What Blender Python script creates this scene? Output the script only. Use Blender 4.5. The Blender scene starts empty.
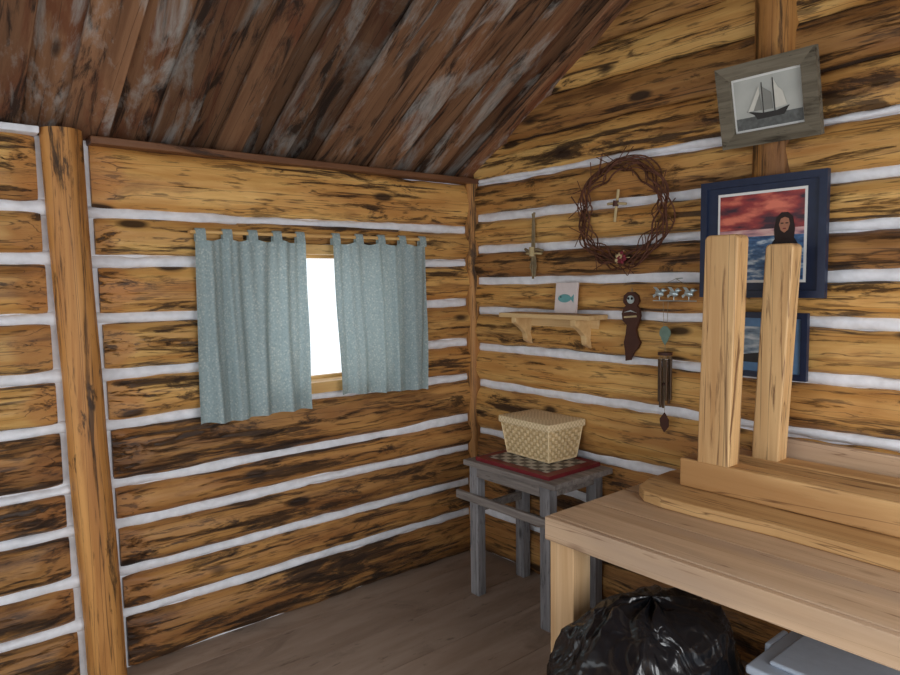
import bpy, math, random
from mathutils import Vector, Matrix, noise
random.seed(7)
D=bpy.data
def lin(r,g,b,a=1):
    def c(x):
        x/=255.0
        return x/12.92 if x<=.04045 else ((x+.055)/1.055)**2.4
    return (c(r),c(g),c(b),a)
# ---------------------------------------------------------------- materials
def newmat(name):
    m=D.materials.new(name); m.use_nodes=True
    nt=m.node_tree; b=nt.nodes['Principled BSDF']
    return m,nt,b
def simple(name,col,rough=.6,metal=0,var=.12,scale=30,bump=.1,spec=.4):
    m,nt,b=newmat(name); N=nt.nodes; L=nt.links
    tc=N.new('ShaderNodeTexCoord'); n=N.new('ShaderNodeTexNoise'); n.inputs['Scale'].default_value=scale; n.inputs['Detail'].default_value=4
    L.new(tc.outputs['Object'],n.inputs['Vector'])
    r=N.new('ShaderNodeValToRGB'); e=r.color_ramp.elements
    e[0].position=.3; e[1].position=.7
    e[0].color=tuple(c*(1-var) for c in col[:3])+(1,); e[1].color=tuple(min(1,c*(1+var)) for c in col[:3])+(1,)
    L.new(n.outputs['Fac'],r.inputs['Fac']); L.new(r.outputs['Color'],b.inputs['Base Color'])
    b.inputs['Roughness'].default_value=rough; b.inputs['Metallic'].default_value=metal
    b.inputs['Specular IOR Level'].default_value=spec
    if bump>0:
        bp=N.new('ShaderNodeBump'); bp.inputs['Strength'].default_value=bump; bp.inputs['Distance'].default_value=.01
        L.new(n.outputs['Fac'],bp.inputs['Height']); L.new(bp.outputs['Normal'],b.inputs['Normal'])
    return m
def wood(name,light,mid,dark,ax=0,along=1.5,across=22,patch=.58,psoft=.07,pscale=(2.0,9),pamt=.85,rough=.5,knots=.07,kamt=.8,grey=None,gthr=.6,speck=.62,samt=.55,bump=.35,third=None,tthr=.45,tamt=.7,stain=None,sthr=.5,sscale=(1.3,7),mask=None,patch2=None,p2scale=(3.5,13),cracks=0,sat=1.0,cut=None,pdist=.8):
    m,nt,b=newmat(name); N=nt.nodes; L=nt.links
    tc=N.new('ShaderNodeTexCoord')
    at=N.new('ShaderNodeAttribute'); at.attribute_name='seed'
    tn=N.new('ShaderNodeAttribute'); tn.attribute_name='tone'
    sc=N.new('ShaderNodeVectorMath'); sc.operation='SCALE'; sc.inputs[0].default_value=(13.1,7.7,5.3)
    L.new(at.outputs['Fac'],sc.inputs['Scale'])
    ad=N.new('ShaderNodeVectorMath'); ad.operation='ADD'
    L.new(tc.outputs['Object'],ad.inputs[0]); L.new(sc.outputs[0],ad.inputs[1])
    def nz(al,ac,detail=5,rg=.6,dist=0):
        mp=N.new('ShaderNodeMapping'); s=[ac]*3; s[ax]=al; mp.inputs['Scale'].default_value=s
        L.new(ad.outputs[0],mp.inputs['Vector'])
        n=N.new('ShaderNodeTexNoise'); n.inputs['Scale'].default_value=1; n.inputs['Detail'].default_value=detail
        n.inputs['Roughness'].default_value=rg; n.inputs['Distortion'].default_value=dist
        L.new(mp.outputs[0],n.inputs['Vector']); return n
    def ramp(src,p0,p1,c0=(0,0,0,1),c1=(1,1,1,1)):
        r=N.new('ShaderNodeValToRGB'); e=r.color_ramp.elements
        e[0].position=p0; e[1].position=p1; e[0].color=c0; e[1].color=c1
        L.new(src,r.inputs['Fac']); return r
    def mix(f,a,c,amt=1):
        x=N.new('ShaderNodeMixRGB')
        if amt!=1:
            mm=N.new('ShaderNodeMath'); mm.operation='MULTIPLY'; mm.inputs[1].default_value=amt
            L.new(f,mm.inputs[0]); f=mm.outputs[0]
        L.new(f,x.inputs['Fac'])
        if isinstance(a,tuple): x.inputs['Color1'].default_value=a
        else: L.new(a,x.inputs['Color1'])
        x.inputs['Color2'].default_value=c
        return x.outputs['Color']
    n1=nz(along,across,6,.62,.4)
    base=ramp(n1.outputs['Fac'],.33,.66,mid,light).outputs['Color']
    if third:
        n5=nz(along*.9,across*.25,3)
        base=mix(ramp(n5.outputs['Fac'],tthr,tthr+.18).outputs['Color'],base,third,tamt)
    if cut:
        ca=N.new('ShaderNodeAttribute'); ca.attribute_name='cut'
        base=mix(ramp(ca.outputs['Fac'],.2,.8).outputs['Color'],base,cut,.55)
    if stain:
        n6=nz(sscale[0],sscale[1],8,.66,.6)
        base=mix(ramp(n6.outputs['Fac'],sthr,sthr+.1).outputs['Color'],base,stain,.75)
    n3=nz(along*5,across*2.6,4,.6)
    base=mix(ramp(n3.outputs['Fac'],speck,speck+.08).outputs['Color'],base,dark,samt)
    def modulated(src):
        if mask is None: return src
        n7=nz(.8,3.2,2,.5)
        a1=N.new('ShaderNodeMath'); a1.operation='MULTIPLY_ADD'; a1.inputs[1].default_value=mask; a1.inputs[2].default_value=-mask*.5
        L.new(n7.outputs['Fac'],a1.inputs[0]); a2=N.new('ShaderNodeMath'); a2.operation='ADD'
        L.new(src,a2.inputs[0]); L.new(a1.outputs[0],a2.inputs[1]); return a2.outputs[0]
    n2=nz(pscale[0],pscale[1],9,.68,pdist)
    pf=ramp(modulated(n2.outputs['Fac']),patch,patch+psoft)
    base=mix(pf.outputs['Color'],base,dark,pamt)
    if patch2 is not None:
        n8=nz(p2scale[0],p2scale[1],8,.7,.5)
        base=mix(ramp(modulated(n8.outputs['Fac']),patch2,patch2+.06).outputs['Color'],base,dark,.85)
    if cracks:
        n9=nz(.55,across*1.1,2,.4,.15)
        r=ramp(n9.outputs['Fac'],.5-cracks,.5+cracks,(0,0,0,1),(0,0,0,1)); k=r.color_ramp.elements.new(.5); k.color=(1,1,1,1)
        base=mix(r.outputs['Color'],base,dark,.8)
    if grey:
        n4=nz(pscale[0]*.8,pscale[1]*.6,8,.7,.5)
        base=mix(ramp(n4.outputs['Fac'],gthr,gthr+.12).outputs['Color'],base,grey,.8)
    if knots>0:
        mp=N.new('ShaderNodeMapping'); s=[6.5]*3; s[ax]=2.3; mp.inputs['Scale'].default_value=s
        L.new(ad.outputs[0],mp.inputs['Vector'])
        v=N.new('ShaderNodeTexVoronoi'); v.inputs['Scale'].default_value=1
        L.new(mp.outputs[0],v.inputs['Vector'])
        base=mix(ramp(v.outputs['Distance'],knots,knots+.07,(1,1,1,1),(0,0,0,1)).outputs['Color'],base,dark,kamt)
    hs=N.new('ShaderNodeHueSaturation'); L.new(base,hs.inputs['Color']); L.new(tn.outputs['Fac'],hs.inputs['Value']); hs.inputs['Saturation'].default_value=sat
    L.new(hs.outputs[0],b.inputs['Base Color'])
    b.inputs['Roughness'].default_value=rough; b.inputs['Specular IOR Level'].default_value=.35
    bp=N.new('ShaderNodeBump'); bp.inputs['Strength'].default_value=bump; bp.inputs['Distance'].default_value=.012
    su=N.new('ShaderNodeMath'); su.operation='SUBTRACT'
    L.new(n1.outputs['Fac'],su.inputs[0]); L.new(pf.outputs['Color'],su.inputs[1])
    L.new(su.outputs[0],bp.inputs['Height']); L.new(bp.outputs['Normal'],b.inputs['Normal'])
    return m
LOG=wood('log_wood',lin(228,184,112),lin(194,138,72),lin(50,34,24),0,along=1.3,across=20,patch=.555,psoft=.06,pscale=(2.0,27),pamt=.88,third=lin(172,114,58),stain=lin(124,82,46),sthr=.545,sscale=(1.0,9),speck=.57,samt=.6,bump=.6,knots=.10,kamt=.92,mask=.42,patch2=.58,p2scale=(3.4,13),cracks=.010,cut=lin(186,124,66),pdist=.4)
LOGD=wood('log_wood_barky',lin(200,150,88),lin(158,106,56),lin(44,30,22),0,along=1.3,across=20,patch=.525,psoft=.07,pscale=(1.9,24),pamt=.86,third=lin(136,88,48),stain=lin(98,64,38),sthr=.51,sscale=(1.0,8),speck=.555,samt=.65,bump=.6,knots=.10,kamt=.92,mask=.38,patch2=.55,p2scale=(3.0,12),cracks=.012,cut=lin(156,102,56),pdist=.4)
LOGV=wood('post_log_wood',lin(208,152,86),lin(168,112,58),lin(50,34,20),2,along=1.2,across=26,patch=.56,pscale=(1.7,26),pamt=.8,stain=lin(118,76,40),sthr=.54,patch2=.59,cracks=.012,pdist=.4)
GSEAM=simple('dark_seam',lin(60,42,28),.9)
CHINK=simple('chinking_mortar',lin(230,232,238),.9,scale=22,var=.1,bump=.6)
CEIL=wood('ceiling_board_wood',lin(150,110,80),lin(112,78,54),lin(40,28,22),1,along=1.2,across=18,patch=.53,psoft=.08,pscale=(2.2,11),pamt=.88,grey=lin(172,168,162),gthr=.525,rough=.75,stain=lin(112,64,40),sthr=.51,cracks=.012)
FLOORM=wood('floor_wood',lin(170,152,137),lin(146,127,112),lin(90,76,66),0,along=1.6,across=10,patch=.55,psoft=.2,pamt=.55,pscale=(2,5),knots=.03,rough=.6,bump=.15)
BENCH=wood('workbench_pine',lin(212,182,150),lin(184,152,120),lin(122,90,66),1,along=.9,across=20,patch=.62,pscale=(1.4,16),pamt=.5,knots=.05,kamt=.6,speck=.66,bump=.15,rough=.5,third=lin(166,144,126),tamt=.55,cracks=.005)
BENCHZ=wood('workbench_leg_pine',lin(226,194,152),lin(200,160,116),lin(140,98,66),2,along=.9,across=20,patch=.66,knots=.05,speck=.7,bump=.12,cracks=.006)
TRS=wood('trestle_pine',lin(218,178,124),lin(184,140,88),lin(98,62,34),1,along=.9,across=20,patch=.60,knots=.11,kamt=.88,speck=.62,bump=.18,third=lin(166,120,72),pscale=(1.5,22),cracks=.010)
TRSZ=wood('trestle_post_pine',lin(220,182,130),lin(188,144,94),lin(98,62,36),2,along=.9,across=22,patch=.585,knots=.12,kamt=.88,speck=.6,bump=.22,pscale=(1.5,24),cracks=.010)
GREY=wood('weathered_grey_wood',lin(150,148,150),lin(110,108,110),lin(52,48,46),2,along=2.5,across=40,patch=.58,knots=.03,speck=.58,pamt=.6,rough=.8)
GREYH=wood('weathered_grey_board',lin(152,144,138),lin(114,106,102),lin(58,50,46),1,along=2.5,across=40,patch=.6,knots=.03,speck=.6,pamt=.6,rough=.8)
FRAMEW=wood('barnwood_frame',lin(122,114,98),lin(88,80,66),lin(50,42,32),0,along=3,across=50,patch=.6,knots=0,rough=.85)
SHELFW=wood('shelf_pine',lin(228,196,144),lin(204,164,112),lin(150,104,60),0,patch=.75,knots=.03,speck=.76,bump=.1)
TRIM=wood('window_trim_wood',lin(226,188,126),lin(196,150,90),lin(110,70,36),0,patch=.7,knots=.03)
PLATE=wood('plate_board_wood',lin(130,90,62),lin(96,62,42),lin(46,28,20),0,patch=.58)
NAVY=simple('navy_frame_paint',lin(32,42,66),.4,var=.1)
WHITE=simple('white_mat_board',lin(225,225,222),.8,var=.03)
BLACK=simple('black_paint',lin(22,20,24),.6)
HAIR=simple('dark_hair_print',lin(40,26,24),.6)
MAROON=simple('maroon_paint',lin(112,32,38),.45)
STRING=simple('string',lin(150,135,110),.9)
METAL=simple('silver_metal',lin(190,205,208),.3,metal=.6)
BRONZE=simple('dark_bronze_tube',lin(80,62,48),.4,metal=.7)
RUST=simple('dark_stained_wood',lin(70,38,26),.6)
VINE=simple('grapevine_bark',lin(92,56,40),.85,var=.35,scale=60)
REED=simple('dried_reed',lin(186,166,124),.8)
REEDD=simple('weathered_reed',lin(128,112,84),.8,var=.3)
ROSE=simple('dried_rose',lin(120,40,52),.8)
TEAL=simple('teal_glaze',lin(104,160,162),.4)
VERD=simple('verdigris_metal',lin(116,140,128),.5,metal=.3)
TILE=simple('fish_tile_ceramic',lin(220,208,206),.4,var=.05)
WICK=simple('wicker_splint',lin(228,204,160),.6,var=.12,scale=80)
WICK2=simple('wicker_splint_dark',lin(210,182,134),.6,var=.12,scale=80)
LIDM,nt,b=newmat('wicker_lid_weave'); N=nt.nodes; L=nt.links
tc=N.new('ShaderNodeTexCoord'); mp=N.new('ShaderNodeMapping'); mp.inputs['Location'].default_value=(.0031,.0031,.0031)
c=N.new('ShaderNodeTexChecker'); c.inputs['Scale'].default_value=90; c.inputs['Color1'].default_value=lin(232,212,174); c.inputs['Color2'].default_value=lin(208,184,142)
L.new(tc.outputs['Object'],mp.inputs[0]); L.new(mp.outputs[0],c.inputs['Vector']); L.new(c.outputs['Color'],b.inputs['Base Color']); b.inputs['Roughness'].default_value=.6
bp=N.new('ShaderNodeBump'); bp.inputs['Strength'].default_value=.3; bp.inputs['Distance'].default_value=.002; L.new(c.outputs['Fac'],bp.inputs['Height']); L.new(bp.outputs['Normal'],b.inputs['Normal'])
# ---------------------------------------------------------------- mesh builder
class MB:
    def __init__(s): s.v=[];s.f=[];s.m=[];s.sm=[];s.mats=[];s.sd=[];s.tn=[];s.ct=[];s.seed=0;s.tone=1;s.M=None
    def mi(s,mat):
        if mat not in s.mats: s.mats.append(mat)
        return s.mats.index(mat)
    def add(s,vs,fs,mat,smooth=False,cut=None):
        o=len(s.v); k=s.mi(mat)
        s.ct+= cut if cut else [0.0]*len(vs)
        for p in vs:
            p=Vector(p)
            if s.M: p=s.M@p
            s.v.append(p); s.sd.append(s.seed); s.tn.append(s.tone)
        for f in fs: s.f.append([i+o for i in f]); s.m.append(k); s.sm.append(smooth)
    def rnd(s,t=.08,base=1): s.seed=random.random()*9; s.tone=base*(1+random.uniform(-t,t)); return s
    def box(s,x0,x1,y0,y1,z0,z1,mat):
        x0,x1=sorted((x0,x1));y0,y1=sorted((y0,y1));z0,z1=sorted((z0,z1))
        vs=[(x,y,z) for z in (z0,z1) for x,y in ((x0,y0),(x1,y0),(x1,y1),(x0,y1))]
        s.add(vs,[(3,2,1,0),(4,5,6,7),(0,1,5,4),(1,2,6,5),(2,3,7,6),(3,0,4,7)],mat)
    def hexa(s,b,t,mat):
        s.add(list(b)+list(t),[(3,2,1,0),(4,5,6,7),(0,1,5,4),(1,2,6,5),(2,3,7,6),(3,0,4,7)],mat)
    def cyl(s,p0,p1,r0,mat,r1=None,n=12,smooth=True):
        r1=r0 if r1 is None else r1
        p0=Vector(p0);p1=Vector(p1);d=(p1-p0).normalized()
        a=d.orthogonal().normalized(); b=d.cross(a)
        vs=[]
        for p,r in ((p0,r0),(p1,r1)):
            for i in range(n):
                t=2*math.pi*i/n; vs.append(p+a*(r*math.cos(t))+b*(r*math.sin(t)))
        s.add(vs,[(i,(i+1)%n,n+(i+1)%n,n+i) for i in range(n)],mat,smooth)
        s.add(vs,[list(range(n))[::-1],list(range(n,2*n))],mat)
    def tube(s,pts,r,mat,n=6,closed=False):
        pts=[Vector(p) for p in pts]; vs=[]; K=len(pts)
        for i,p in enumerate(pts):
            if closed: d=pts[(i+1)%K]-pts[i-1]
            else: d=pts[min(i+1,K-1)]-pts[max(i-1,0)]
            d.normalize(); ref=Vector((0,1,0)) if abs(d.y)<.9 else Vector((1,0,0))
            a=d.cross(ref).normalized(); b=d.cross(a)
            for k in range(n):
                t=2*math.pi*k/n; vs.append(p+a*r*math.cos(t)+b*r*math.sin(t))
        fs=[]
        for i in range(K if closed else K-1):
            j=(i+1)%K
            for k in range(n): fs.append((i*n+k,i*n+(k+1)%n,j*n+(k+1)%n,j*n+k))
        s.add(vs,fs,mat,True)
    def prism(s,pts,ext,mat):
        n=len(pts); ext=Vector(ext); pts=[Vector(p) for p in pts]
        vs=pts+[p+ext for p in pts]
        s.add(vs,[list(range(n))[::-1],list(range(n,2*n))]+[(i,(i+1)%n,n+(i+1)%n,n+i) for i in range(n)],mat)
    def ell(s,c,r,mat,nu=12,nv=8,M=None):
        vs=[];fs=[]
        for j in range(nv+1):
            ph=math.pi*j/nv
            for i in range(nu):
                t=2*math.pi*i/nu
                p=Vector((r[0]*math.sin(ph)*math.cos(t),r[1]*math.sin(ph)*math.sin(t),r[2]*math.cos(ph)))
                if M: p=M@p
                vs.append(p+Vector(c))
        for j in range(nv):
            for i in range(nu): fs.append((j*nu+i,(j+1)*nu+i,(j+1)*nu+(i+1)%nu,j*nu+(i+1)%nu))
        s.add(vs,fs,mat,True)
    def build(s,name,loc=(0,0,0),rot=(0,0,0),bevel=0,parent=None,seg=2):
        me=D.meshes.new(name); me.from_pydata([tuple(v) for v in s.v],[],s.f)
        for m in s.mats: me.materials.append(m)
        me.polygons.foreach_set('material_index',s.m); me.polygons.foreach_set('use_smooth',s.sm)
        a=me.attributes.new('seed','FLOAT','POINT'); a.data.foreach_set('value',s.sd)
        a=me.attributes.new('tone','FLOAT','POINT'); a.data.foreach_set('value',s.tn)
        a=me.attributes.new('cut','FLOAT','POINT'); a.data.foreach_set('value',s.ct)
        me.update()
        import bmesh
        bm=bmesh.new(); bm.from_mesh(me); bmesh.ops.recalc_face_normals(bm,faces=bm.faces); bm.to_mesh(me); bm.free()
        o=D.objects.new(name,me); bpy.context.scene.collection.objects.link(o)
        o.location=loc; o.rotation_euler=rot
        if bevel:
            b=o.modifiers.new('bevel','BEVEL'); b.width=bevel; b.segments=seg; b.limit_method='ANGLE'; b.angle_limit=.7
        if parent: o.parent=parent
        return o
def nz(x,y=0,z=0): return noise.noise(Vector((x,y,z)))
# ---------------------------------------------------------------- log walls
def log(mb,u0,u1,z0,z1,seed,tone,mat=LOG,bulge=.058,gap=.036,r0=False,r1=False):
    mb.seed=seed; mb.tone=tone
    zc=(z0+z1)/2; hh=(z1-z0)/2-gap/2; nu=max(4,int((u1-u0)/.018)); nv=18
    vs=[];fs=[];cut=[]
    CL=.10+.07*nz(seed*7,1)
    for i in range(nu+1):
        u=u0+(u1-u0)*i/nu; s=1
        for flag,e in ((r0,u-u0),(r1,u1-u)):
            if flag and e<.07: s*=.72+.28*math.sqrt(max(0,1-(1-e/.07)**2))
        zo=.010*nz(u*1.4,seed*5)+.005*nz(u*5,seed*5); hw=hh*(1+.08*nz(u*2.2,seed*3+9)+.07*nz(u*9,seed))*(.9+.1*s)
        for j in range(nv+1):
            a=math.radians(-100+200*j/nv); c=math.cos(a)
            y=-bulge*s*math.copysign(abs(c)**.75,c)*(1+.16*nz(u*3,a*2,seed*4)+.09*nz(u*12,a*4,seed))
            cc=0
            for flag,e in ((r0,u-u0),(r1,u1-u)):
                if flag:
                    lim=CL*math.sqrt(max(0,c))*(1+.5*nz(a*2.5,seed))
                    if e<lim+.03:
                        cc=max(cc,min(1,(lim+.03-e)/.06))
                        y=max(y,-bulge*(.5+.5*min(1,e/(CL+.02))))   # hewn facet
            cut.append(cc)
            vs.append((u,y,zc+zo+hw*math.sin(a)))
    w=nv+1
    for i in range(nu):
        for j in range(nv): fs.append((i*w+j,i*w+j+1,(i+1)*w+j+1,(i+1)*w+j))
    mb.add(vs,fs,mat,True,cut=cut)
    mb.add(vs[:w],[list(range(w))],mat); mb.add(vs[-w:],[list(range(w))],mat)
def chink(mb,u0,u1,z,w=.0255,b=.027):
    sd=random.random()*50; nu=int((u1-u0)/.025)+1; nv=8; vs=[];fs=[]
    mb.seed=0; mb.tone=1
    for i in range(nu+1):
        u=u0+(u1-u0)*i/nu; ww=w*(1+.42*nz(u*3.5,sd)+.26*nz(u*13,sd)); zo=.007*nz(u*1.8,sd+5)+.004*nz(u*9,sd+8)
        for j in range(nv+1):
            a=math.radians(-90+180*j/nv)
            vs.append((u,-b*math.cos(a)*(1+.25*nz(u*8,a,sd)),z+zo+ww*math.sin(a)))
    k=nv+1
    for i in range(nu):
        for j in range(nv): fs.append((i*k+j,i*k+j+1,(i+1)*k+j+1,(i+1)*k+j))
    mb.add(vs,fs,CHINK,True)
LB=[-.02,.23,.405,.605,.77,1.01,1.205,1.425,1.645,1.83,2.105]
RB=[-.02,.24,.49,.70,.975,1.18,1.385,1.55,1.72,1.89,2.09]
GB=[2.09,2.27,2.45,2.62,2.8,2.96,3.1]
WX0,WX1,WZ0,WZ1=-1.36,-.56,1.03,1.73
XL=-4.0
mb=MB()
tl=[.84,.95,.88,1.0,.92,.95,.88,1.03,.93,1.08]
for i in range(10):
    z0,z1=LB[i],LB[i+1]; t=tl[i]; sd=random.random()*9
    lm=LOGD if i<5 else LOG
    us=-1.965+.045*(1-z0/2.1)
    if z1>WZ0+.02 and z0<WZ1-.02:
        log(mb,us,WX0-.02,z0,z1,sd,t,r0=True,mat=lm)
        log(mb,WX1+.02,-.05,z0,z1,sd,t,mat=lm)
        if z0<WZ1<z1: log(mb,WX0-.03,WX1+.03,WZ1-.01,z1,sd+1,t,bulge=.045,gap=.02)
    else: log(mb,us,-.05,z0,z1,sd,t,r0=True,mat=lm)
    log(mb,XL,us-.178,z0+.01,z1+.01,random.random()*9,t*.9,r1=True,mat=lm)
    if i:
        if WZ0-.02<z0<WZ1: chink(mb,us-.02,WX0-.005,z0); chink(mb,WX1+.005,-.03,z0)
        else: chink(mb,us-.02,-.03,z0)
        chink(mb,XL,us-.14,z0+.01)
mb.seed=0;mb.tone=1
F=-.010;Bk=.14
mb.box(XL,WX0,F,Bk,0,2.1,CHINK); mb.box(WX1,.14,F,Bk,0,2.1,CHINK)
mb.box(WX0,WX1,F,Bk,0,WZ0,CHINK); mb.box(WX0,WX1,F,Bk,WZ1,2.1,CHINK)
mb.build('wall_left')
mb=MB()
tr=[.8,.85,.92,.88,1.0,.9,1.0,.88,.98,.9]
for i in range(10):
    log(mb,.05,3.4,RB[i],RB[i+1],random.random()*9,tr[i],mat=LOGD if i<3 or i==7 else LOG)
    if i: chink(mb,.03,3.4,RB[i])
chink(mb,.03,3.4,2.09,w=.016)
SL=.586; RIDGE=1.72
for i in range(len(GB)-1):
    u0=max(.05,(GB[i]-2.08)/SL-.05); u1=3.44-u0
    log(mb,u0,u1,GB[i],GB[i+1],random.random()*9,[.92,.8,.9,.78,.9,.9][i],gap=.004,bulge=.034,mat=LOG if i%2==0 else LOGD)  # tones vary per log, kept low to put the gable's shade into the colour
mb.seed=0;mb.tone=1
mb.box(0,3.4,F,Bk,0,2.1,CHINK)
mb.prism([(0,0,2.1),(3.44,0,2.1),(RIDGE,0,2.1+SL*RIDGE)],(0,.12,0),GSEAM)
mb.build('wall_right',rot=(0,0,-math.pi/2))
# posts
def logpost(name,x,y,r,z0,z1,tone=1,tilt=0):
    mb=MB(); mb.seed=random.random()*9; mb.tone=tone; n=20; K=int((z1-z0)/.06)+1; vs=[];fs=[]
    for i in range(K+1):
        z=z0+(z1-z0)*i/K; R=r*(1+.05*nz(z*2,x*5)); dx=.006*nz(z*1.5,7+x)+tilt*(1-z/2.1)
        for k in range(n):
            t=2*math.pi*k/n; rr=R*(1+.04*nz(math.cos(t)*2,math.sin(t)*2,z*3)); vs.append((rr*math.cos(t)+dx,rr*math.sin(t),z))
    for i in range(K):
        for k in range(n): fs.append((i*n+k,i*n+(k+1)%n,(i+1)*n+(k+1)%n,(i+1)*n+k))
    mb.add(vs,fs,LOGV,True); mb.add(vs[:n],[list(range(n))],LOGV); mb.add(vs[-n:],[list(range(n))],LOGV)
    return mb.build(name,loc=(x,y,0))
logpost('wall_post',-2.055,-.05,.070,0,2.12,1.0,tilt=.05)
logpost('corner_post',-.045,-.045,.038,0,2.1,.85)
logpost('gable_post',-.012,-1.706,.078,1.72,3.1,.8)
# plate board
mb=MB(); mb.rnd(); mb.box(-1.965,-.02,-.085,.0,2.08,2.108,PLATE); mb.build('trim_1',bevel=.004)
mb=MB(); mb.rnd(); mb.box(XL,-2.13,-.085,.0,2.095,2.12,CHINK); mb.build('trim_2',bevel=.004)
# ceiling
Lr=RIDGE/math.cos(math.atan(SL))
ang=math.atan(SL)
def roof():
    mb=MB(); x=-4.1; k=0
    while x<.15:
        w=random.uniform(.10,.17); mb.seed=random.random()*9; mb.tone=random.choice([.55,.75,.9,1.0,1.15])
        off=.0 if k%2 else .034
        if k%2: mb.box(x-.006,min(x+w+.006,.2),-Lr-.02,.25,off,off+.026,CEIL)
        else: mb.tone*=.78; mb.box(x-.02,min(x+w+.02,.2),-Lr-.02,.25,off,off+.024,CEIL)
        x+=w; k+=1
    mb.seed=0; mb.tone=.6
    mb.box(-4.1,.2,-Lr,.25,.062,.085,GSEAM)
    return mb
roof().build('ceiling',loc=(0,0,2.105),rot=(-ang,0,0),bevel=.003)
roof().build('ceiling_slope',loc=(-3.9,-2*RIDGE,2.105),rot=(-ang,0,math.pi),bevel=.003)
mb=MB(); mb.rnd(); mb.cyl((XL,-RIDGE,3.04),(.1,-RIDGE,3.04),.09,LOG,n=20); mb.build('ridge_beam')
# floor
mb=MB(); y=.1
while y>-4.2:
    mb.rnd(.1); w=.28; mb.box(-4.2,.12,y-w+.003,y,-.04,0,FLOORM); y-=w
mb.box(-4.2,.12,-4.3,.1,-.07,-.042,GSEAM); mb.build('floor')
# ---------------------------------------------------------------- window
glass,nt,b=newmat('window_glass'); N=nt.nodes
tr_=N.new('ShaderNodeBsdfTransparent'); gl=N.new('ShaderNodeBsdfGlossy'); gl.inputs['Roughness'].default_value=.02
mx=N.new('ShaderNodeMixShader'); mx.inputs[0].default_value=.06
nt.links.new(tr_.outputs[0],mx.inputs[1]); nt.links.new(gl.outputs[0],mx.inputs[2]); nt.links.new(mx.outputs[0],N['Material Output'].inputs['Surface'])
mb=MB(); mb.rnd()
mb.box(WX0,WX0+.045,-.035,.13,WZ0,WZ1,TRIM); mb.box(WX1-.045,WX1,-.035,.13,WZ0,WZ1,TRIM)
mb.box(WX0+.045,WX1-.045,-.03,.13,WZ1-.045,WZ1,TRIM); mb.box(WX0+.045,WX1-.045,-.05,.13,WZ0,WZ0+.05,TRIM)
mb.box(WX0+.045,WX1-.045,.07,.10,WZ0+.05,WZ0+.065,TRIM); mb.box(WX0+.045,WX1-.045,.07,.10,WZ1-.06,WZ1-.045,TRIM)
mb.box(WX0+.045,WX1-.045,.083,.087,WZ0+.06,WZ1-.055,glass)
mb.build('window_1')
# curtains
cm_,nt,b=newmat('curtain_fabric'); N=nt.nodes; L=nt.links
tc=N.new('ShaderNodeTexCoord')
v=N.new('ShaderNodeTexVoronoi'); v.inputs['Scale'].default_value=85; L.new(tc.outputs['Object'],v.inputs['Vector'])
n=N.new('ShaderNodeTexNoise'); n.inputs['Scale'].default_value=120; n.inputs['Detail'].default_value=3; L.new(tc.outputs['Object'],n.inputs['Vector'])
r=N.new('ShaderNodeValToRGB'); e=r.color_ramp.elements; e[0].position=.2; e[0].color=lin(198,209,206); e[1].position=.45; e[1].color=lin(168,187,190)
L.new(v.outputs['Distance'],r.inputs['Fac'])
r2=N.new('ShaderNodeValToRGB'); e=r2.color_ramp.elements; e[0].position=.5;e[0].color=(0,0,0,1); e[1].position=.62; e[1].color=(.5,.5,.5,1); L.new(n.outputs['Fac'],r2.inputs['Fac'])
mxc=N.new('ShaderNodeMixRGB'); L.new(r2.outputs[0],mxc.inputs[0]); L.new(r.outputs[0],mxc.inputs[1]); mxc.inputs[2].default_value=lin(142,162,168)
L.new(mxc.outputs[0],b.inputs['Base Color']); b.inputs['Roughness'].default_value=.9; b.inputs['Specular IOR Level'].default_value=.1
tl_=N.new('ShaderNodeBsdfTranslucent'); L.new(mxc.outputs[0],tl_.inputs['Color'])
ms=N.new('ShaderNodeMixShader'); ms.inputs[0].default_value=.3; L.new(b.outputs[0],ms.inputs[1]); L.new(tl_.outputs[0],ms.inputs[2]); L.new(ms.outputs[0],N['Material Output'].inputs['Surface'])
CUR=cm_
def curtain(name,x0,x1,zt,zb0,zb1,seed,fl=0,fr=0):
    mb=MB(); nu=120; nv=40; vs=[];fs=[]
    for j in range(nv+1):
        t=j/nv
        for i in range(nu+1):
            s=i/nu; ss=s+.02*nz(s*3,t*1.2,seed)*t*2
            xx=x0+(x1-x0)*ss+(fl*(1-s)+fr*s)*t
            zb=zb0+(zb1-zb0)*s+.008*nz(s*5,seed)
            ph=s*2*math.pi*4.6+2.6*nz(s*2.5,t*.8,seed)+seed
            amp=.007+.018*t*(.6+.7*nz(s*3,seed+4))
            y=-.097+amp*math.sin(ph)+.004*math.sin(ph*2.3+1)+.014*nz(s*7,t*2,seed+2)
            dip=-(1-t)**8*.012*(1-math.cos(s*2*math.pi*4))*.5
            vs.append((xx,y,zt-(zt-zb)*t+dip))
    for j in range(nv):
        for i in range(nu): a=j*(nu+1)+i; fs.append((a,a+1,a+nu+2,a+nu+1))
    mb.add(vs,fs,CUR,True)
    for k in range(5):
        c=x0+.022+(x1-x0-.044)*k/4; w=.021; K=8
        for sgn in (-1,1):
            vs=[]
            for q in range(K+1):
                a=q/K; th=a*math.pi*.5
                z=zt-.014+.054*math.sin(th) ; y=-.09+sgn*.0125*math.cos(th)
                vs+= [(c-w,y,z),(c+w,y,z)]
            mb.add(vs,[(2*q,2*q+1,2*q+3,2*q+2) for q in range(K)],CUR,True)
    return mb.build(name)
curtain('curtain',-1.60,-1.105,1.742,.965,.975,1.3,fl=.0,fr=-.005)
curtain('curtain',-.965,-.41,1.742,1.015,.985,5.1,fl=.02)
mb=MB(); mb.rnd(); mb.cyl((-1.61,-.09,1.766),(-.39,-.09,1.766),.008,TRIM)
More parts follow.
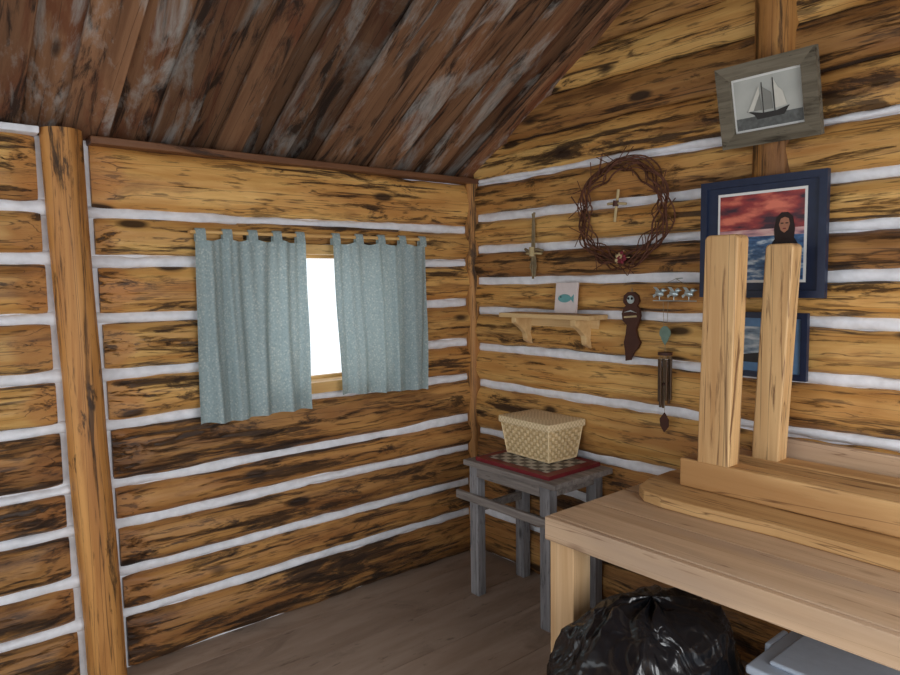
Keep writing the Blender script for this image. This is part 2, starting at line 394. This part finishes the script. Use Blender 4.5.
for x in (-1.61,-.39): mb.cyl((x,-.09,1.766),(x,-.02,1.766),.007,TRIM)
mb.build('curtain_rod')
# ---------------------------------------------------------------- side table
mb=MB(); X0,X1,Y0,Y1=-.435,-.065,-.965,-.44
def leg(x,y,w=.052,h=.655):
    mb.rnd(.15); mb.box(x-w/2,x+w/2,y-w/2*1.1,y+w/2*1.1,0,h,GREY)
for x in (X0+.026,X1-.026):
    for y in (Y0+.03,Y1-.03): leg(x,y)
for x0,x1 in ((X0,X0+.022),(X1-.022,X1)): mb.rnd(.15); mb.box(x0-.004,x1+.004,Y0+.058,Y1-.058,.60,.655,GREYH)
for y0 in (Y0+.01,Y1-.032): mb.rnd(.15); mb.box(X0+.05,X1-.05,y0,y0+.022,.60,.655,GREYH)
xx=X0-.03; 
for k in range(3):
    w=(X1-X0+.035)/3; mb.rnd(.15); mb.box(xx,xx+w-.003,Y0-.055,Y1+.01,.655,.682,GREYH); xx+=w
mb.rnd(); mb.box(X0-.024,X0-.002,Y0-.01,Y1+.075,.475,.515,GREYH)
mb.rnd(); mb.box(X1-.02,X1,Y0+.055,Y1-.055,.30,.34,GREYH)
mb.rnd(); mb.box(X0+.05,X1-.05,Y1-.05,Y1-.03,.42,.46,GREYH)
mb.build('side_table',bevel=.004)
# game board
chk,nt,b=newmat('checker_squares'); N=nt.nodes
c=N.new('ShaderNodeTexChecker'); c.inputs['Scale'].default_value=24; c.inputs['Color1'].default_value=lin(170,166,160); c.inputs['Color2'].default_value=lin(60,56,58)
tc=N.new('ShaderNodeTexCoord'); mp=N.new('ShaderNodeMapping'); mp.inputs['Location'].default_value=(.003,.003,.01); nt.links.new(tc.outputs['Object'],mp.inputs[0]); nt.links.new(mp.outputs[0],c.inputs['Vector']); nt.links.new(c.outputs[0],b.inputs['Base Color']); b.inputs['Roughness'].default_value=.4
mb=MB(); mb.box(-.19,.165,-.245,.225,0,.018,MAROON); mb.box(-.150,.125,-.20,.185,.0185,.0195,chk); mb.build('checkerboard',loc=(-.245,-.715,.682),bevel=.002)
# basket
mb=MB()
def weave(p00,p10,p11,p01,nu,nv,nrm,amp=.002):
    P=[Vector(p) for p in (p00,p10,p11,p01)]; nrm=Vector(nrm).normalized()
    def at(u,v): return (P[0]*(1-u)+P[1]*u)*(1-v)+(P[3]*(1-u)+P[2]*u)*v
    for i in range(nu):
        for j in range(nv):
            o=(i+j)%2; e=.05
            u0,u1,v0,v1=(i+e)/nu,(i+1-e)/nu,(j+e)/nv,(j+1-e)/nv
            um,vm=(u0+u1)/2,(v0+v1)/2
            if o: vs=[at(u0,v0),at(um,v0)+nrm*amp,at(u1,v0),at(u0,v1),at(um,v1)+nrm*amp,at(u1,v1)]
            else: vs=[at(u0,v0),at(u0,vm)+nrm*amp,at(u0,v1),at(u1,v0),at(u1,vm)+nrm*amp,at(u1,v1)]
            mb.add(vs,[(0,1,4,3),(1,2,5,4)],WICK if o else WICK2)
bx,by=.092,.142; tx,ty=.113,.162; H=.16
b4=[(-bx,-by,.001),(bx,-by,.001),(bx,by,.001),(-bx,by,.001)]; t4=[(-tx,-ty,H),(tx,-ty,H),(tx,ty,H),(-tx,ty,H)]
mb.hexa([Vector((p[0]*.97,p[1]*.97,p[2])) for p in b4],[Vector((p[0]*.97,p[1]*.97,p[2])) for p in t4],WICK2)
for k,nm in enumerate(((0,-1,0),(1,0,0),(0,1,0),(-1,0,0))):
    a=k;c=(k+1)%4; weave(b4[a],b4[c],t4[c],t4[a],10 if k%2==0 else 15,9,nm,.002)
for a,c in ((0,1),(1,2),(2,3),(3,0)):
    mb.cyl(Vector(b4[a])+Vector((0,0,.005)),Vector(b4[c])+Vector((0,0,.005)),.005,WICK,n=8); mb.cyl(Vector(b4[a])+Vector((0,0,.003)),t4[a],.004,WICK,n=8)
body=mb.build('body')
lx,ly=.124,.174
mb=MB(); mb.box(-lx,lx,-ly,ly,0,.034,LIDM)
n_=10; vs=[];fs=[]
for i in range(n_+1):
    for j in range(n_+1):
        u=i/n_;v_=j/n_; vs.append((-lx*.97+2*lx*.97*u,-ly*.97+2*ly*.97*v_,.0335+.010*(1-(2*u-1)**4)*(1-(2*v_-1)**4)))
for i in range(n_):
    for j in range(n_): a=i*(n_+1)+j; fs.append((a,a+1,a+n_+2,a+n_+1))
mb.add(vs,fs,LIDM,True)
lid=mb.build('lid',bevel=.006)
e_=D.objects.new('wicker_basket',None); bpy.context.scene.collection.objects.link(e_)
e_.location=(-.182,-.685,.7018); e_.rotation_euler=(0,0,math.radians(-3))
body.parent=e_; lid.parent=e_; lid.location=(0,0,H-.006)
# ---------------------------------------------------------------- workbench
mb=MB(); ya,yb=-2.78,-1.405; xa,xb=-.925,-.085
x=xa
for k in range(4):
    w=(xb-xa)/4; mb.rnd(.06); mb.box(x+.0015,x+w-.0015,ya,yb,.74,.765,BENCH); x+=w
mb.rnd(.04,1.05); mb.box(xa-.022,xa-.001,ya,yb+.002,.685,.763,BENCH)
mb.rnd(.04,.9); mb.box(xa+.02,xb-.02,yb-.045,yb-.022,.67,.739,BENCH); mb.box(xb-.03,xb-.005,ya,yb-.05,.67,.739,BENCH)
for x in (xa+.0,xb-.09):
    for y in (yb-.102,ya+.03): mb.rnd(.05); mb.box(x,x+.088,y,y+.1,0,.738,BENCHZ)
mb.build('workbench',bevel=.003)
# upturned trestle
mb=MB(); 
out=[(-.59,-2.7),(-.588,-2.3),(-.583,-2.0),(-.60,-1.75),(-.60,-1.62),(-.585,-1.54),(-.54,-1.49),(-.45,-1.465),(-.3,-1.46),(-.2,-1.48),(-.15,-1.53),(-.14,-1.7),(-.145,-2.1),(-.14,-2.7)]
mb.rnd(.02,.95); mb.prism([(x,y,.766) for x,y in out],(0,0,.04),TRS)
mb.rnd(.02); mb.box(-.44,-.345,-2.7,-1.59,.807,.908,TRS)
mb.rnd(.02); mb.box(-.25,-.16,-2.7,-1.66,.807,.908,TRS)
def tpost(x0,x1,y0,y1,z0,z1,lean):
    mb.seed=random.random()*9; mb.tone=1
    r=.014
    pts=[(x0,y0,z0),(x0,y1,z0),(x0,y1+lean,z1-r),(x0,y1+lean-r*.3,z1-r*.3),(x0,y1+lean-r,z1),(x0,y0+lean+r,z1),(x0,y0+lean+r*.3,z1-r*.3),(x0,y0+lean,z1-r)]
    mb.prism(pts,(x1-x0,0,0),TRSZ)
tpost(-.438,-.362,-1.772,-1.655,.903,1.69,-.018)
tpost(-.248,-.178,-1.850,-1.755,.903,1.66,-.035)
mb.build('upturned_trestle',bevel=.006,seg=3)
mb=MB(); mb.rnd(); mb.box(-.125,-.095,-2.75,-1.78,.766,.965,BENCH); mb.build('leaning_plank',bevel=.004)
# garbage bag
bag,nt,b=newmat('black_plastic'); N=nt.nodes; L=nt.links
b.inputs['Base Color'].default_value=lin(20,21,25); b.inputs['Roughness'].default_value=.24; b.inputs['Specular IOR Level'].default_value=.7
tc=N.new('ShaderNodeTexCoord'); n=N.new('ShaderNodeTexNoise'); n.inputs['Scale'].default_value=5; n.inputs['Detail'].default_value=2; n.inputs['Distortion'].default_value=2.5
mpb=N.new('ShaderNodeMapping'); mpb.inputs['Scale'].default_value=(1,1,.45)
n2=N.new('ShaderNodeTexVoronoi'); n2.feature='DISTANCE_TO_EDGE'; n2.inputs['Scale'].default_value=9
L.new(tc.outputs['Object'],mpb.inputs[0]); L.new(mpb.outputs[0],n.inputs['Vector'])
mv=N.new('ShaderNodeVectorMath'); mv.operation='ADD'; sv=N.new('ShaderNodeVectorMath'); sv.operation='SCALE'; sv.inputs['Scale'].default_value=.25
L.new(n.outputs['Color'],sv.inputs[0]); L.new(sv.outputs[0],mv.inputs[0]); L.new(mpb.outputs[0],mv.inputs[1]); L.new(mv.outputs[0],n2.inputs['Vector'])
bp=N.new('ShaderNodeBump'); bp.inputs['Strength'].default_value=.6; bp.inputs['Distance'].default_value=.03
bp2=N.new('ShaderNodeBump'); bp2.inputs['Strength'].default_value=.35; bp2.inputs['Distance'].default_value=.02; bp2.invert=True
L.new(n.outputs['Fac'],bp.inputs['Height']); L.new(n2.outputs['Distance'],bp2.inputs['Height']); L.new(bp.outputs['Normal'],bp2.inputs['Normal']); L.new(bp2.outputs['Normal'],b.inputs['Normal'])
mb=MB(); vs=[];fs=[]; nu,nv=140,80
for j in range(nv+1):
    ph=math.pi*j/nv
    for i in range(nu):
        t=2*math.pi*i/nu; d=Vector((math.sin(ph)*math.cos(t),math.sin(ph)*math.sin(t),math.cos(ph)))
        w=(1-abs(noise.noise(d*1.8+Vector((3,1,2)))))**4*.05+(1-abs(noise.noise(d*4+Vector((8,1,2)))))**8*.03
        top=max(0,d.z)**3
        R=.93+w+.10*noise.noise(d*1.3)+.03*top*math.sin(t*9+3*noise.noise(d*2))
        p=Vector((math.copysign(abs(d.x)**.8,d.x)*.36*R,math.copysign(abs(d.y)**.8,d.y)*.243*R,math.copysign(abs(d.z)**.85,d.z)*.32*R+.27))
        if p.z<0: p.z=0.0
        vs.append(p)
for j in range(nv):
    for i in range(nu): fs.append((j*nu+i,(j+1)*nu+i,(j+1)*nu+(i+1)%nu,j*nu+(i+1)%nu))
mb.add(vs,fs,bag,True)
mb.build('garbage_bag',loc=(-.87,-1.765,0))
# tote
TOTE=simple('tote_plastic',lin(176,186,200),.45,var=.04)
mb=MB(); mb.hexa([(-.17,-.28,0),(.17,-.28,0),(.17,.28,0),(-.17,.28,0)],[(-.2,-.31,.45),(.2,-.31,.45),(.2,.31,.45),(-.2,.31,.45)],TOTE)
mb.box(-.215,.215,-.325,.325,.445,.47,TOTE); mb.box(-.17,.17,-.28,.28,.47,.485,TOTE)
for s in (-1,1): mb.box(-.06,.06,s*.325,s*.345,.40,.47,TOTE)
mb.build('storage_tote',loc=(-.60,-2.355,0),bevel=.01,seg=3)
# ---------------------------------------------------------------- wall items. local: x->-Y world, -y -> -X world
RZ=(0,0,-math.pi/2)
# shelf
mb=MB(); mb.rnd(); mb.box(0,.575,-.14,0,-.004,.018,SHELFW)
for x in (.075,.455):
    mb.prism([(x,0,-.004),(x,-.125,-.004),(x,-.125,-.03),(x,-.085,-.055),(x,-.05,-.085),(x,-.042,-.125),(x,0,-.145)],(.03,0,0),SHELFW)
mb.box(.04,.53,-.014,0,-.05,-.004,SHELFW)
mb.build('wall_shelf',loc=(-.045,-.40,1.368),rot=RZ,bevel=.003)
# fish tile
mb=MB(); mb.box(-.066,.066,-.012,0,0,.145,TILE)
fish=[(.040*math.cos(a)-.006,-.0145,.07+.02*math.sin(a)) for a in [i*math.pi/10 for i in range(20)]]
mb.prism(fish,(0,.002,0),TEAL)
mb.prism([(.028,-.0145,.07),(.050,-.0145,.09),(.050,-.0145,.05)],(0,.002,0),TEAL)
mb.ell((-.028,-.015,.076),(.004,.002,.004),BLACK)
mb.build('fish_tile',loc=(-.09,-.765,1.3885),rot=(math.radians(-6),0,-math.pi/2),bevel=.002)
# reed cross
mb=MB()
mb.tube([(-.006,0,-.16),(-.007,-.003,0),(-.004,0,.12),(.006,0,.17)],.006,REEDD); mb.tube([(.007,0,-.15),(.006,-.003,0),(.004,0,.12),(-.006,0,.165)],.006,REEDD)
mb.tube([(-.058,0,-.01),(-.03,-.006,-.022),(0,-.008,-.018),(.03,-.006,-.014),(.062,0,-.024)],.008,REEDD); mb.tube([(-.05,0,-.032),(0,-.008,-.032),(.055,0,-.036)],.006,REED)
mb.cyl((0,-.014,-.048),(0,-.014,-.002),.014,REED,n=8)
for s in (-1,1): mb.tube([(s*.006,0,-.14),(s*.020,-.005,-.10),(s*.010,0,-.05)],.004,REEDD)
mb.build('reed_cross',loc=(-.068,-.535,1.715),rot=RZ)
# wreath (with its dried rose)
mb=MB()
for k in range(9):
    R=.208+random.uniform(-.03,.026); s=random.random()*50; pts=[]
    ox,oz=random.uniform(-.014,.014),random.uniform(-.014,.014); fr=random.choice([5,6,7,9])
    for i in range(72):
        t=2*math.pi*i/72; rr=R+.014*math.sin(fr*t+s)+.015*nz(math.cos(t)*2,math.sin(t)*2,s)
        pts.append((ox+rr*math.cos(t),-.02+.018*math.cos(fr*t+s),oz+rr*math.sin(t)))
    mb.tube(pts,random.uniform(.0026,.0044),VINE,closed=True)
for k in range(34):
    t=random.uniform(0,6.28); d=random.choice([-1,1]); R=.208; g=random.choice([1,1,-.6])
    p=[]
    for q in range(5):
        tt=t+d*q*.09; r=R+q*q*.0045*g; p.append((r*math.cos(tt),-.03-.004*q,r*math.sin(tt)))
    mb.tube(p,.0020,VINE,n=5)
for k in range(14):
    a=k*2.4; r=.004*math.sqrt(k)*1.6; mb.ell((.02+r*math.cos(a),-.052-.0015*k*.3,-.198+r*math.sin(a)),(.009,.008,.009),ROSE if k%3 else REED,8,6)
for k in range(4): a=k*1.3; mb.tube([(.02,-.045,-.198),(.02+.02*math.cos(a),-.05,-.198+.02*math.sin(a)),(.02+.04*math.cos(a),-.045,-.198+.035*math.sin(a))],.002,REED,n=5)
mb.build('grapevine_wreath',loc=(-.062,-1.075,1.838),rot=RZ)
mb=MB(); mb.tube([(-.012,0,-.07),(.0,-.004,0),(.008,0,.07)],.007,REED); mb.tube([(-.05,0,.012),(0,-.01,.01),(.05,0,.004)],.006,REED); mb.cyl((0,-.01,-.003),(.002,-.01,.022),.013,RUST,n=8)
mb.build('twig_cross',loc=(-.064,-1.035,1.872),rot=RZ)
# hanging wooden ornament
mb=MB(); S=1.2
sil=[(-.018,.0),(-.036,.018),(-.04,.05),(-.032,.075),(-.022,.085),(-.034,.10),(-.032,.128),(-.014,.145),(.012,.145),(.03,.13),(.034,.105),(.024,.086),(.036,.07),(.04,.04),(.03,.01),(.022,-.02),(.028,-.05),(.04,-.075),(.03,-.10),(.012,-.12),(-.002,-.155),(-.022,-.16),(-.024,-.12),(-.03,-.08),(-.022,-.04)]
mb.prism([(x*S,-.008,z) for x,z in sil],(0,.014,0),RUST)
mb.prism([(.018*math.cos(a),-.012,.112+.018*math.sin(a)) for a in [i*math.pi/8 for i in range(16)]],(0,.004,0),METAL)
for s in (-1,1): mb.ell((s*.009,-.014,.117),(.006,.003,.006),BLACK)
mb.prism([(-.034,-.011,.03),(.031,-.011,.036),(.031,-.011,.044),(-.034,-.011,.038)],(0,.003,0),REED)
mb.prism([(-.036,-.011,.055),(.0,-.011,.06),(.033,-.011,.054),(0,-.011,.066)],(0,.003,0),METAL)
mb.tube([(-.006,0,.14),(0,0,.165),(.006,0,.14)],.002,STRING)
mb.build('hanging_wooden_owl',loc=(-.068,-1.12,1.345),rot=RZ)
# wind chime
mb=MB()
for k in range(3):
    x=-.03+k*.068; z=.0
    mb.ell((x,-.01,z),(.021,.012,.012),METAL,M=Matrix.Rotation(.3,3,'Y'))
    mb.ell((x+.017,-.01,z+.013),(.010,.009,.009),METAL)
    mb.prism([(x+.024,-.01,z+.016),(x+.036,-.01,z+.012),(x+.024,-.01,z+.009)],(0,.004,0),METAL)
    mb.prism([(x-.012,-.008,z+.004),(x-.034,-.008,z-.008),(x-.03,-.008,z-.018),(x-.01,-.008,z-.004)],(0,.004,0),METAL)
    mb.prism([(x-.006,-.018,z+.006),(x-.02,-.026,z+.028),(x-.004,-.026,z+.026),(x+.01,-.018,z+.006)],(0,.003,0),METAL)
    mb.cyl((x,-.01,z-.008),(x,-.01,z-.03),.0015,METAL,n=6)
mb.cyl((-.06,-.01,-.03),(.14,-.01,-.03),.0022,METAL,n=8)
mb.tube([(-.03,-.01,.03),(.04,.0,.06),(.105,-.01,.03)],.001,STRING)
mb.cyl((.04,0,.06),(.04,.05,.062),.0025,METAL,n=6)
for x,r in ((-.012,.001),(.012,.001)): mb.tube([(x,-.01,-.03),(x*.6,-.01,-.14)],r,STRING)
h=[(.026*math.cos(a)*(1),-.014,-.16+.026*math.sin(a)-.006*abs(math.cos(a))) for a in [i*math.pi/9 for i in range(18)]]
mb.prism(h,(0,.006,0),VERD)
mb.prism([(-.02,-.014,-.185),(0,-.014,-.215),(.02,-.014,-.185)],(0,.005,0),VERD)
mb.cyl((0,-.01,-.20),(0,-.01,-.245),.001,STRING,n=6)
mb.cyl((0,-.01,-.245),(0,-.01,-.257),.03,RUST,n=20)
for k in range(6):
    a=k*math.pi/3+.3; x=.024*math.cos(a); y=-.01+.024*math.sin(a); l=.17+.05*((k*2)%5)/5
    mb.cyl((x,y,-.257),(x,y,-.275),.001,STRING,n=5); mb.cyl((x,y,-.275),(x,y,-.275-l),.0055,BRONZE,n=10)
mb.cyl((0,-.01,-.257),(0,-.01,-.53),.001,STRING,n=5)
mb.ell((0,-.01,-.38),(.014,.014,.006),RUST)
mb.prism([(0,-.012,-.50),(-.022,-.012,-.53),(-.018,-.012,-.56),(0,-.012,-.585),(.02,-.012,-.56),(.02,-.012,-.53)],(0,.005,0),RUST)
mb.build('wind_chime',loc=(-.085,-1.305,1.485),rot=RZ)
# pictures
def frame(mb,w,h,t,mat,d=.022):
    for (a,b_,c,e) in (((-w/2,0),(w/2,0),(w/2-t,t),(-w/2+t,t)),((w/2,0),(w/2,h),(w/2-t,h-t),(w/2-t,t)),((w/2,h),(-w/2,h),(-w/2+t,h-t),(w/2-t,h-t)),((-w/2,h),(-w/2,0),(-w/2+t,t),(-w/2+t,h-t))):
        mb.rnd(.1); mb.prism([(p[0],-d,p[1]) for p in (a,b_,c,e)],(0,d,0),mat)
PHOTO=simple('sepia_sky_print',lin(176,178,172),.5,var=.15,scale=9,bump=0)
PSEA=simple('sepia_sea_print',lin(92,94,92),.5,var=.3,scale=60,bump=0)
PSHIP=simple('ship_print',lin(44,42,40),.5,bump=0); PSAIL=simple('sail_print',lin(206,204,194),.5,var=.05,bump=0); PSAIL2=simple('sail_shade_print',lin(130,130,124),.5,var=.1,bump=0)
mb=MB(); w,h=.352,.29; frame(mb,w,h,.05,FRAMEW,.03)
mb.box(-w/2+.04,w/2-.04,-.012,-.002,.04,h-.04,WHITE)
def flat(pts,y,mat): mb.prism([(x,y,z) for x,z in pts],(0,.001,0),mat)
flat([(-.118,.058),(.118,.058),(.118,.232),(-.118,.232)],-.0135,PHOTO)
flat([(-.118,.058),(.118,.058),(.118,.10),(-.118,.10)],-.0145,PSEA)
flat([(-.05,.105),(-.078,.122),(-.02,.108),(.03,.108),(.075,.118),(.055,.090),(-.04,.088)],-.0160,PSHIP)
for x,zt in ((-.018,.212),(.022,.220)): flat([(x,.108),(x+.003,.108),(x+.003,zt),(x,zt)],-.0160,PSHIP)
flat([(-.022,.118),(-.052,.118),(-.024,.175)],-.0175,PSAIL2); flat([(-.014,.116),(.018,.116),(.016,.172),(-.014,.196)],-.0175,PSAIL2)
flat([(.027,.116),(.068,.12),(.056,.17),(.027,.20)],-.0175,PSAIL); flat([(-.026,.125),(-.072,.118),(-.026,.20)],-.0168,PSAIL)
flat([(.027,.202),(.045,.178),(.027,.215)],-.0175,PSAIL)
mb.build('ship_picture',loc=(-.092,-1.735,2.033),rot=(math.radians(14),0,-math.pi/2))
def grad(name,c0,c1,c2,sc,thr=.5):
    m,nt,b=newmat(name); N=nt.nodes; tc=N.new('ShaderNodeTexCoord'); mp=N.new('ShaderNodeMapping'); mp.inputs['Scale'].default_value=sc
    n=N.new('ShaderNodeTexNoise'); n.inputs['Scale'].default_value=1; n.inputs['Detail'].default_value=6
    r=N.new('ShaderNodeValToRGB'); e=r.color_ramp.elements; e[0].position=thr-.14; e[1].position=thr+.14; e[0].color=c0; e[1].color=c2; k=e.new(thr); k.color=c1
    L=nt.links; L.new(tc.outputs['Object'],mp.inputs[0]); L.new(mp.outputs[0],n.inputs['Vector']); L.new(n.outputs['Fac'],r.inputs['Fac']); L.new(r.outputs[0],b.inputs['Base Color']); b.inputs['Roughness'].default_value=.35
    return m
RED=grad('red_sky_print',lin(56,34,48),lin(150,54,54),lin(220,120,96),(9,9,26))
CLOUD=grad('pink_cloud_print',lin(120,90,110),lin(200,150,150),lin(230,200,190),(9,9,40))
SEA=grad('blue_sea_print',lin(34,66,110),lin(70,112,156),lin(200,215,225),(20,20,60))
SKIN=simple('skin_print',lin(170,116,90),.5,bump=0)
mb=MB(); w,h=.465,.44; frame(mb,w,h,.026,NAVY,.024)
mb.box(-w/2+.02,w/2-.02,-.012,-.002,.02,h-.02,NAVY)
flat([(-.165,.055),(.165,.055),(.165,.39),(-.165,.39)],-.0135,WHITE)
flat([(-.156,.245),(.156,.245),(.156,.380),(-.156,.380)],-.0145,RED)
flat([(-.156,.22),(.156,.22),(.156,.25),(-.156,.25)],-.0150,CLOUD)
flat([(-.156,.065),(.156,.065),(.156,.225),(-.156,.225)],-.0155,SEA)
flat([(.02,.066),(.145,.066),(.142,.14),(.135,.195),(.118,.222),(.062,.222),(.044,.195),(.032,.14)],-.0170,BLACK)
flat([(.056,.20),(.052,.245),(.060,.288),(.078,.305),(.100,.305),(.118,.288),(.126,.245),(.122,.20)],-.0175,HAIR)
flat([(.076,.242),(.070,.262),(.076,.282),(.090,.288),(.104,.282),(.108,.262),(.102,.242),(.089,.232)],-.0182,SKIN)
for xx_ in (.081,.098): flat([(xx_-.005,.264),(xx_+.005,.264),(xx_+.005,.268),(xx_-.005,.268)],-.0190,HAIR)
flat([(.083,.245),(.096,.245),(.094,.249),(.085,.249)],-.0190,MAROON)
flat([(.060,.135),(.11,.13),(.112,.142),(.062,.148)],-.0182,SKIN)
mb.build('sunset_picture',loc=(-.094,-1.703,1.472),rot=RZ)
mb=MB(); w,h=.31,.245; frame(mb,w,h,.022,NAVY,.02)
mb.box(-w/2+.015,w/2-.015,-.012,-.002,.015,h-.015,simple('pale_blue_mat',lin(96,132,170),.6))
GB_=grad('seascape_print',lin(70,90,110),lin(130,150,165),lin(205,212,215),(12,12,40))
flat([(-.10,.055),(.10,.055),(.10,.19),(-.10,.19)],-.0135,GB_)
flat([(-.10,.055),(.10,.055),(.10,.085),(.02,.10),(-.10,.08)],-.0145,PSHIP)
mb.build('seascape_picture',loc=(-.068,-1.715,1.172),rot=RZ)
# ---------------------------------------------------------------- light
w=D.worlds.new('w'); bpy.context.scene.world=w; w.use_nodes=True
bg=w.node_tree.nodes['Background']; bg.inputs[0].default_value=(.91,.96,1,1); bg.inputs[1].default_value=1.5
def area(name,loc,tgt,sx,sy,e,col):
    l=D.lights.new(name,'AREA'); l.shape='RECTANGLE'; l.size=sx; l.size_y=sy; l.energy=e; l.color=col
    o=D.objects.new(name,l); bpy.context.scene.collection.objects.link(o); o.location=loc
    o.rotation_euler=(Vector(tgt)-Vector(loc)).to_track_quat('-Z','Y').to_euler(); return o
area('doorway_light',(-1.6,-4.4,1.7),(-.6,-1.0,1.0),1.6,1.8,50,(.99,.99,1))
# ---------------------------------------------------------------- camera
al=math.radians(39.8); th=math.radians(4.72); ro=.015
fw=Vector((math.sin(al)*math.cos(th),math.cos(al)*math.cos(th),-math.sin(th)))
rt=Vector((math.cos(al),-math.sin(al),0)); up=rt.cross(fw)
R=rt*math.cos(ro)-up*math.sin(ro); U=up*math.cos(ro)+rt*math.sin(ro)
M=Matrix((R,U,-fw)).transposed().to_4x4(); M.translation=Vector((-2.607,-2.916,1.55))
cam=D.cameras.new('camera'); cam.sensor_width=36; cam.lens=684/900*36; co=D.objects.new('camera',cam); bpy.context.scene.collection.objects.link(co)
co.matrix_world=M; bpy.context.scene.camera=co
bpy.context.scene.view_settings.view_transform='Standard'
bpy.context.scene.view_settings.exposure=0.0
